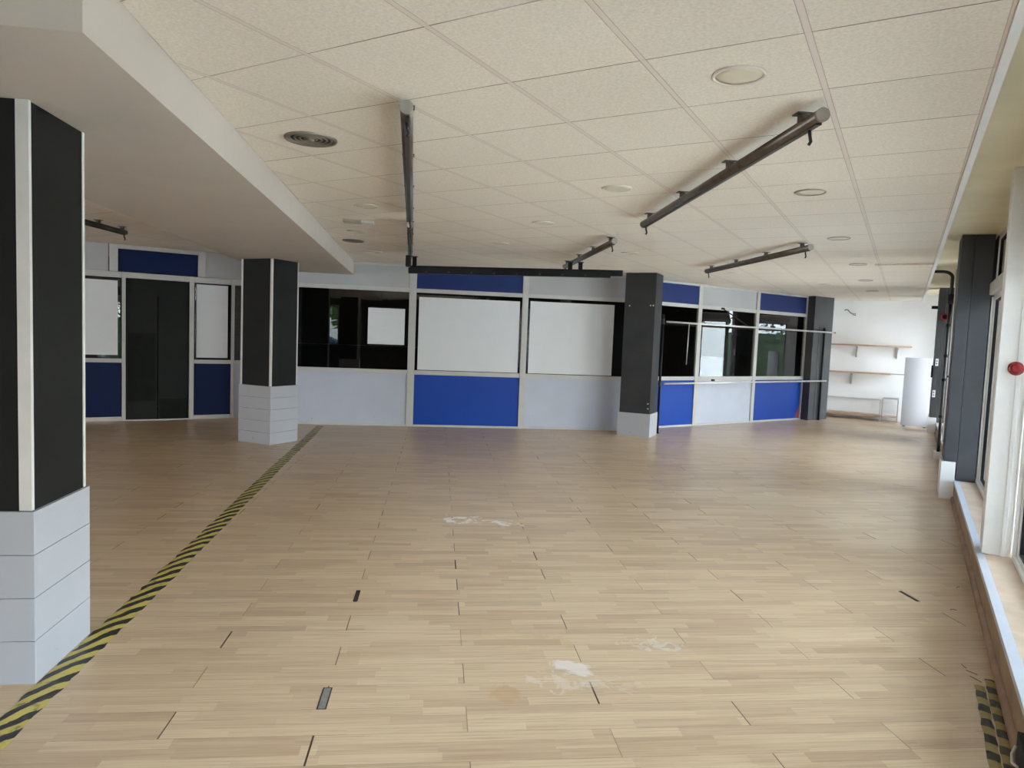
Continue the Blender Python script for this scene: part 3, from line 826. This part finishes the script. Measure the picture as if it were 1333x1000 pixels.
part('back_rail', M['white_metal'], t, lambda bm: bm_span(bm, (0, 1.23), (.30, .32), (.44, .47), .002))
for x in (.02, 1.25): part('rack_leg', M['white_metal'], t, lambda bm, x=x: bm_span(bm, (x - .02, x + .02), (.02, .06), (0, .48 if x > 1 else .084), .002))
part('rack_top_rail', M['white_metal'], t, lambda bm: bm_span(bm, (0, 1.23), (.02, .045), (.455, .48), .002))
t = thing('metal_stand', 'small open white metal stand at the right end of the low rack', 'stand', (-.385, 17.2, 0), 0)
for x, y in ((0, 0), (.30, 0), (0, .3), (.30, .3)): part('stand_leg', M['bracket'], t, lambda bm, x=x, y=y: bm_span(bm, (x, x + .022), (y, y + .022), (0, .50), .002))
def stt(bm):
    bm_span(bm, (.0, .322), (0, .022), (.501, .523), .002); bm_span(bm, (0, .322), (.3, .322), (.501, .523), .002)
    bm_span(bm, (0, .022), (.023, .299), (.501, .523), .002); bm_span(bm, (.30, .322), (.023, .299), (.501, .523), .002)
part('stand_top', M['steel_pale'], t, stt)
part('stand_shelf', M['shelf'], t, lambda bm: bm_span(bm, (.024, .298), (.0, .322), (.10, .12), .002))
bm = bmesh.new()
bm_tube(bm, [(-1.28, 17.598, 2.44), (-1.26, 17.55, 2.46), (-1.21, 17.54, 2.45), (-1.17, 17.54, 2.40), (-1.11, 17.55, 2.36), (-1.06, 17.56, 2.37), (-1.05, 17.57, 2.33), (-1.10, 17.57, 2.345)], .009, 8)
tag(link_mesh('loose_cable', bm, M['black']), 'short loose black cable sticking out high on the white end wall', 'cable')

# ------------------------------------------------------------------ fittings on the window wall
t = thing('riser_pipe', 'dark vertical pipe with an elbow into the ceiling beside the window column', 'pipe', (.515, 11.98, 0), 0)
part('pipe_run', M['steel_dark'], t, lambda bm: bm_tube(bm, [(0, 0, .10), (0, 0, 2.28)], .021, 14))
part('pipe_elbow', M['steel_dark'], t, lambda bm: bm_tube(bm, [(0, 0, 2.42), (0, 0, 2.66)] + [(-.12 + .12 * math.cos(a), 0, 2.66 + .09 * math.sin(a)) for a in (.3, .6, .9, 1.2, 1.57)] + [(-.25, 0, 2.755)], .023, 14))
part('pipe_joint', M['black'], t, lambda bm: (bm_tube(bm, [(0, 0, 2.28), (0, 0, 2.42)], .038, 14), bm_box(bm, (-.02, -.04, 2.36), (.03, .05, .09))))
for z in (.6, 1.15, 1.5, 1.95): part('pipe_clamp', M['black'], t, lambda bm, z=z: bm_tube(bm, [(0, 0, z), (0, 0, z + .04)], .034, 14))
part('pipe_base', M['strip'], t, lambda bm: bm_span(bm, (-.06, .05), (-.12, .12), (0, .10), .004), 'cream base block')
t = thing('thin_pipe', 'thin pale pipe running down beside the dark riser pipe', 'pipe', (.575, 12.2, 0), 0)
part('pipe_run', M['strip'], t, lambda bm: bm_tube(bm, [(0, 0, .21), (0, 0, 2.80)], .014, 10))
part('pipe_clip', M['black'], t, lambda bm: bm_tube(bm, [(0, 0, 1.2), (0, 0, 1.23)], .019, 10))
fx, fy = .484, 15.72
t = thing('fire_alarm', 'red ring fire alarm on the farthest dark window wall column', 'alarm', (fx + .115, fy - .001, 2.255), RZ)
def ring(bm):
    pts = [(.055 * math.cos(a), -.02, .062 * math.sin(a)) for a in [2 * PI * k / 24 for k in range(25)]]
    bm_tube(bm, pts, .014, 8, False)
part('alarm_ring', M['red'], t, ring)
part('alarm_plate', M['dark_grey'], t, lambda bm: bm_lathe(bm, [(0, 0), (.05, 0), (.05, .012), (0, .012)], 24, axis='-Y'))
for lab, dx, z in (('white label high on the farthest dark column', .025, 1.375), ('white label low on the farthest dark column', .015, .765)):
    t = thing('wall_switch', lab, 'switch', (fx + dx + .02, fy - .001, z), RZ, 'white switch plates on the farthest column')
    part('plate', M['label'], t, lambda bm: bm_span(bm, (-.02, .03), (-.012, -.0005), (-.07, .07), .003))
    part('rocker', M['steel_dark'], t, lambda bm: (bm_span(bm, (-.01, .012), (-.017, -.0125), (.015, .035)), bm_span(bm, (-.01, .012), (-.017, -.0125), (-.035, -.015))))
bm = bmesh.new(); bm_span(bm, (-.11, -.002), (.02, .08), (-.03, .03), .004)
tag(link_mesh('black_bracket', bm, M['black'], None, (fx, fy, 2.435), RZ), 'black bracket sticking out of the farthest column towards the end wall', 'bracket')
bm = bmesh.new(); bm_span(bm, (-.05, -.022), (.1, .3), (-.12, .12), .01)
tag(link_mesh('black_box', bm, M['black'], None, (fx + .02, fy, 1.19), RZ), 'black box fixed on the side of the farthest column behind the grey board', 'box')
bp = rw(-.002, 3.17)
t = thing('floor_socket_box', 'black box at the foot of the low wall beside the block striped tape', 'box', bp, RZ)
part('box_body', M['black'], t, lambda bm: bm_span(bm, (-.030, -.0005), (-.9, 0), (.036, .15), .004))
part('box_cable', M['strip'], t, lambda bm: bm_tube(bm, [(-.033, -.02, .10), (-.045, -.03, .07), (-.045, -.06, .05), (-.034, -.10, .06)], .005, 8), 'pale cable')

# ------------------------------------------------------------------ tape and floor details
def tape_strip(name, label, loc, rz, w, L, mat, seed, edge=.008, thick=.004, wob=.02, step=.05):
    rnd = random.Random(seed)
    n = int(L / step); bm = bmesh.new(); rows = []
    o0 = 0
    for i in range(n + 1):
        y = L * i / n
        o0 = wob * math.sin(y * 1.1 + seed) * .5
        a = -w / 2 + o0 + rnd.uniform(-edge, edge); b = w / 2 + o0 + rnd.uniform(-edge, edge)
        xs = [a, a + (b - a) * .33, a + (b - a) * .66, b]
        hs = [.0012, thick + rnd.uniform(-.001, .003), thick + rnd.uniform(-.001, .003), .0012]
        rows.append([bm.verts.new((x, y, h)) for x, h in zip(xs, hs)])
    for r, s in zip(rows, rows[1:]):
        for k in range(3): bm.faces.new((r[k], r[k + 1], s[k + 1], s[k]))
    g = bmesh.ops.extrude_face_region(bm, geom=bm.faces[:])
    for v in g['geom']:
        if isinstance(v, bmesh.types.BMVert): v.co.z = .0002
    o = link_mesh(name, bm, mat, None, loc, rz)
    return tag(o, label, 'tape')
p = ab(-1.510, .35)
tape_strip('hazard_tape', 'long yellow and black striped tape stuck across the floor past the nearest column', p, AQ, .122, 11.0, M['tape'], 3, .007, .004, .010)
# torn folds of that tape near the column
for lab, a, b, s, rz in (('torn yellow tape fold beside the long tape near the nearest column', -1.63, 2.40, .06, .5), ('small torn yellow tape scrap right of the long tape', -1.49, 2.33, .05, -.4)):
    bm = bmesh.new()
    bm_box(bm, (0, 0, .006), (s, s * .6, .006), 0, 0, Matrix.Rotation(.12, 3, 'X'))
    bmesh.ops.subdivide_edges(bm, edges=bm.edges[:], cuts=2)
    for v in bm.verts: v.co.z = max(.0004, v.co.z + random.uniform(-.003, .006))
    tag(link_mesh('tape_scrap', bm, M['tape'], None, ab(a, b), AQ + rz), lab, 'tape scrap', 'torn tape scraps')
p = Vector((.432, 3.13 - 1.0, 0))
tape_strip('hazard_tape', 'block striped yellow and black tape at the right edge, left of two strips', (.396, 2.13, 0), -.009, .043, 1.75, M['check'], 5, .003, .003, .0)
tape_strip('hazard_tape', 'block striped yellow and black tape at the right edge, strip against the moulding', (.4430, 2.06, 0), -.009, .040, 1.92, M['check'], 6, .003, .003, .0)

def floor_slot(label, a, b, w, mat):
    """short plate let into the end of a board"""
    A36 = math.radians(35.75)
    n = Vector((math.cos(A36), math.sin(A36), 0)); tt = Vector((-math.sin(A36), math.cos(A36), 0))
    p = n * a + tt * b
    t = thing('floor_slot', label, 'floor slot', (p.x, p.y, 0), A36, 'open slots in the floor boards')
    L = .176
    def rim(bm):
        bm_span(bm, (-w / 2 - .005, -w / 2), (-L / 2, L / 2), (.0001, .0012)); bm_span(bm, (w / 2, w / 2 + .005), (-L / 2, L / 2), (.0001, .0012))
        bm_span(bm, (-w / 2, w / 2), (L / 2 - .004, L / 2), (.0001, .0012)); bm_span(bm, (-w / 2, w / 2), (-L / 2, -L / 2 + .004), (.0001, .0012))
    part('slot_rim', M['gap'], t, rim)
    part('slot_bed', M[mat], t, lambda bm: bm_span(bm, (-w / 2, w / 2), (-L / 2 + .004, L / 2 - .004), (.0001, .0006)))
floor_slot('open floor slot with grey bed nearest the camera', -.432, 2.903, .030, 'grey_slot')
floor_slot('dark open floor slot behind the grey bedded one on the left', -.430, 4.056, .016, 'gap')
floor_slot('dark open floor slot at the right near the low sill wall', 3.057, 4.034, .012, 'gap')

# scraps of dirt by the right moulding
for k, (x, y, l, r) in enumerate([(.40, 3.95, .06, 2.4), (.39, 4.02, .05, 2.7), (.36, 4.08, .04, 2.1), (.36, 4.95, .035, .3), (.41, 5.45, .03, 1.)]):
    bm = bmesh.new()
    bm_tube(bm, [(-l / 2, 0, .002), (0, .004, .005), (l / 2, -.002, .0025)], .0016, 6)
    tag(link_mesh('dry_twig', bm, M['bark'], None, (x, y, 0), r), ['dry twig touching the striped tape end', 'dry twig beyond the striped tape end', 'dry twig left of the moulding, nearer', 'dry twig left of the moulding, middle', 'dry twig left of the moulding, farther'][k], 'twig', 'dry twigs by the right moulding')

# ------------------------------------------------------------------ behind the glass: long black counter
t = thing('counter', 'long black counter behind the glass of the left partition', 'counter', ab(0, 12.0), AQ)
part('counter_front', M['counter'], t, lambda bm: bm_span(bm, (-2.2, 3.4), (0, .05), (0, 1.27)))
part('counter_top', M['counter'], t, lambda bm: bm_span(bm, (-2.25, 3.45), (-.03, .45), (1.271, 1.30), .004))

# ------------------------------------------------------------------ window front behind the camera (lights the room, seen in the glass)
BB = -1.75
def back_front():
    wins = [(-4.62, -3.72), (-3.30, -2.72), (-1.68, -.32)]
    z0, z1 = 1.03, 2.40
    t = (BB - .12, BB)
    def wall(bm):
        def seg(a0, a1, zz0, zz1): bm_poly(bm, [abxy(a0, t[0]), abxy(a1, t[0]), abxy(a1, t[1]), abxy(a0, t[1])], zz0, zz1)
        A0, A1 = -12.5, .1
        seg(A0, A1, 0, z0); seg(A0, A1, z1, 2.95)
        prev = A0
        for a0, a1 in wins: seg(prev, a0, z0, z1); prev = a1
        seg(prev, A1, z0, z1)
    struct('wall_behind', M['dark_wall'], wall)
    for i, (a0, a1) in enumerate(wins):
        def fr(bm, a0=a0, a1=a1):
            def seg(x0, x1, zz0, zz1): bm_poly(bm, [abxy(x0, BB - .09), abxy(x1, BB - .09), abxy(x1, BB - .03), abxy(x0, BB - .03)], zz0, zz1)
            seg(a0, a0 + .05, z0, z1); seg(a1 - .05, a1, z0, z1); seg(a0 + .05, a1 - .05, z0, z0 + .05); seg(a0 + .05, a1 - .05, z1 - .05, z1)
        o = struct('window_%d' % (8 + i), M['frame'], fr)
        struct('window_pane', M['wglass_dim'], lambda bm, a0=a0, a1=a1: bm_poly(bm, [abxy(a0 + .05, BB - .066), abxy(a1 - .05, BB - .066), abxy(a1 - .05, BB - .06), abxy(a0 + .05, BB - .06)], z0 + .05, z1 - .05), parent=o)
back_front()

# ------------------------------------------------------------------ street outside
struct('ground', M['asphalt'], lambda bm: bm_span(bm, (-60, 70), (-60, 110), (-.30, -.14)), label='grey street outside the windows', cat='street')
def crown_mesh(seed, r, h, n=420, size=.34):
    rnd = random.Random(seed); bm = bmesh.new()
    for _ in range(n):
        u = rnd.uniform(-1, 1); a = rnd.uniform(0, 2 * PI); s = rnd.uniform(.55, 1.0) ** .6
        p = Vector((math.sqrt(1 - u * u) * math.cos(a) * r * s, math.sqrt(1 - u * u) * math.sin(a) * r * s, u * h * s))
        q = Matrix.Rotation(rnd.uniform(0, PI), 3, 'X') @ Matrix.Rotation(rnd.uniform(0, PI), 3, 'Z')
        k = size * rnd.uniform(.6, 1.3)
        vs = [bm.verts.new(p + q @ Vector(c)) for c in ((-k, 0, 0), (0, -k * .55, .05), (k, 0, 0), (0, k * .55, .05))]
        bm.faces.new(vs)
    return bm
def tree(label, x, y, r, h, zc, seed, leaf):
    t = thing('tree', label, 'tree', (x, y, -.14), 0, 'street trees outside')
    part('trunk', M['bark'], t, lambda bm: bm_tube(bm, [(0, 0, 0), (.05, 0, zc * .5), (0, .04, zc)], [.2, .15, .09], 10))
    bm = crown_mesh(seed, r, h); o = link_mesh('crown', bm, M[leaf], t); o.location = (0, 0, zc)
    return t
tree('dark leafy street tree seen through the far right window', 9.5, 62., 2.4, 2.6, 3.2, 1, 'leaf_a')
tree('street tree farther up the road beyond the right window', 14., 84., 3.0, 3.2, 3.6, 2, 'leaf_b')
for k, (a, b, r, zc, lf) in enumerate([(-9, -13, 2.6, 3.4, 'leaf_a'), (-3.2, -17, 2.3, 3.4, 'leaf_b'), (3.5, -19, 2.4, 3.5, 'leaf_a')]):
    p = ab(a, b); tree('street tree across the road behind the camera', p.x, p.y, r, r, zc, 10 + k, lf)
def hedge(label, x0, y0, x1, y1, h, w, seed, leaf):
    rnd = random.Random(seed); d = Vector((x1 - x0, y1 - y0, 0)); L = d.length
    bm = bmesh.new()
    bm_span(bm, (0, L), (-w * .3, w * .3), (0, h * .8))
    for _ in range(int(L * 34 * h)):
        p = Vector((rnd.uniform(0, L), rnd.choice((-1, 1)) * w * rnd.uniform(.25, .5), rnd.uniform(.05, h)))
        if rnd.random() < .3: p.y = rnd.uniform(-w / 2, w / 2); p.z = h * rnd.uniform(.8, 1.05)
        q = Matrix.Rotation(rnd.uniform(0, PI), 3, 'X') @ Matrix.Rotation(rnd.uniform(0, PI), 3, 'Z'); k = rnd.uniform(.05, .11)
        bm.faces.new([bm.verts.new(p + q @ Vector(c)) for c in ((-k, 0, 0), (0, -k * .6, .02), (k, 0, 0), (0, k * .6, .02))])
    o = link_mesh('hedge', bm, M[leaf], None, (x0, y0, -.14), math.atan2(d.y, d.x))
    return tag(o, label, 'hedge')
hedge('unseen tall dark hedge added to block low light at the nearest right window', 6.0, -11., 6.0, 3.6, 2.3, 1.1, 4, 'leaf_a')  # added out of view to keep low window light off the left partition
hedge('long tall dark hedge far up the pavement outside', 4.6, 17.6, 5.4, 31., 2.6, 1.0, 5, 'leaf_a')
def car(label, x, y, rz, paint):
    t = thing('car', label, 'car', (x, y, -.14), rz, 'parked cars outside')
    prof = [(-2.1, .35), (-2.15, .75), (-1.95, .92), (-1.25, .98), (-.6, 1.42), (.85, 1.45), (1.6, 1.0), (2.05, .92), (2.12, .5), (2.0, .33)]
    def body(bm):
        a = [bm.verts.new((px, -.85, pz)) for px, pz in prof]; b = [bm.verts.new((px, .85, pz)) for px, pz in prof]
        bm.faces.new(a); bm.faces.new(list(reversed(b)))
        for i in range(len(prof)):
            j = (i + 1) % len(prof); bm.faces.new((a[i], b[i], b[j], a[j]))
        bmesh.ops.bevel(bm, geom=bm.edges[:], offset=.06, segments=2, affect='EDGES')
    part('car_body', M[paint], t, body)
    def glass(bm):
        for s in (-1, 1):
            pts = [(-1.05, 1.02), (-.55, 1.36), (.8, 1.38), (1.35, 1.02)]
            a = [bm.verts.new((px, s * .853, pz)) for px, pz in pts]; b = [bm.verts.new((px, s * .86, pz)) for px, pz in pts]
            bm.faces.new(a); bm.faces.new(list(reversed(b)))
            for i in range(4): j = (i + 1) % 4; bm.faces.new((a[i], b[i], b[j], a[j]))
    part('car_windows', M['darkglass'], t, glass)
    for px in (-1.35, 1.3):
        for s in (-1, 1):
            part('wheel', M['tyre'], t, lambda bm, px=px, s=s: bm_tube(bm, [(px, s * .70, .32), (px, s * .88, .32)], .32, 20))
    return t
car('silver parked car down the road beyond the far right window', 3.0, 25.5, 1.5, 'car_a')
car('blue parked car behind the silver one beyond the far right window', 3.6, 30.5, 1.5, 'car_b')
for k, (a, b) in enumerate([(-8.2, -9.5), (-3.6, -10.)]):
    p = ab(a - 1.5, b); car('parked car in the street behind the camera, mirrored in the glass', p.x, p.y, AQ, 'car_a' if k == 0 else 'car_b')
p = ab(-4.95, -8.0)
t = thing('road_sign', 'blue pedestrian crossing sign mirrored in the left partition glass', 'road sign', (p.x, p.y, -.14), AQ + PI)
part('sign_pole', M['steel_pale'], t, lambda bm: bm_tube(bm, [(0, .03, 0), (0, .03, 2.6)], .03, 10))
part('sign_plate', M['sign_blue'], t, lambda bm: bm_span(bm, (-.32, .32), (-.012, 0), (1.85, 2.5), .004))
def tri(bm):
    a = [bm.verts.new((x, -.014, z)) for x, z in ((-.22, 1.97), (.22, 1.97), (0, 2.36))]
    b = [bm.verts.new((x, -.0125, z)) for x, z in ((-.22, 1.97), (.22, 1.97), (0, 2.36))]
    bm.faces.new(a); bm.faces.new(list(reversed(b)))
    for i in range(3): j = (i + 1) % 3; bm.faces.new((a[i], b[i], b[j], a[j]))
part('sign_triangle', M['label'], t, tri)

# ------------------------------------------------------------------ light
w = bpy.data.worlds.new('sky'); bpy.context.scene.world = w; w.use_nodes = True
nt = w.node_tree; nt.nodes.clear(); n = N(nt)
out = nt.nodes.new('ShaderNodeOutputWorld'); bg = nt.nodes.new('ShaderNodeBackground')
tc = n.coords('Generated'); z = n.sep(tc)[2]
cl = n.noise(tc, 3.2, 6, .6, .4)
sky = n.mix(n.ramp(z, 0, .6), (.80, .87, .95, 1), (.48, .66, .95, 1))
sky = n.mix(n.ramp(cl, .40, .62), sky, (.97, .97, .98, 1))
# overcast luminance: the zenith is about three times as bright as the horizon
lum = n.math('MULTIPLY', n.math('ADD', 1.0, n.math('MULTIPLY', n.math('MAXIMUM', z, 0.0), 3.2)), 5.2)
n.link(sky, bg.inputs[0]); n.link(lum, bg.inputs[1])
nt.links.new(bg.outputs[0], out.inputs[0])

def portal(loc, rot, sx, sy):
    l = bpy.data.lights.new('daylight_portal', 'AREA'); l.shape = 'RECTANGLE'; l.size = sx; l.size_y = sy
    l.cycles.is_portal = True
    o = bpy.data.objects.new('daylight_portal', l); C.objects.link(o); o.location = loc; o.rotation_euler = rot
for y0, y1 in ((5.86, 8.81), (2.6, 5.66), (-.6, 2.56), (9.3, 11.2), (11.24, 13.4), (14.90, 15.66), (16.27, 17.30)):
    p = rw(WD + .12, (y0 + y1) / 2, 1.17); portal(p, (0, PI / 2, RZ), 1.95, y1 - y0 - .1)
for a0, a1 in ((-4.62, -3.72), (-3.30, -2.72), (-1.68, -.32)):
    p = ab((a0 + a1) / 2, BB - .14, 1.715); portal(p, (PI / 2, 0, AQ), a1 - a0 - .1, 1.27)

# ------------------------------------------------------------------ camera
cam = bpy.data.cameras.new('camera'); co = bpy.data.objects.new('camera', cam); C.objects.link(co)
Rr = (.8681150218569899, .4948189818508982, .03912140112877498)
Uu = (-.06852597120054747, .041414394209959064, .9967893655247552)
Ff = (-.491610109840369, .8680086538464133, -.06986040903457148)
co.matrix_world = Matrix(((Rr[0], Uu[0], -Ff[0], 0), (Rr[1], Uu[1], -Ff[1], 0), (Rr[2], Uu[2], -Ff[2], EYE), (0, 0, 0, 1)))
cam.sensor_width = 36; cam.lens = 899.82 * 36 / 1333; cam.clip_start = .05; cam.clip_end = 300
sc = bpy.context.scene
sc.camera = co
sc.view_settings.view_transform = 'Standard'; sc.view_settings.look = 'None'
sc.view_settings.gamma = 1.0; sc.view_settings.use_curve_mapping = False
sc.view_settings.exposure = 1.0
sc.cycles.use_denoising = True
sc.cycles.max_bounces = 14; sc.cycles.diffuse_bounces = 8; sc.cycles.transparent_max_bounces = 16
sc.cycles.sample_clamp_indirect = 8.0
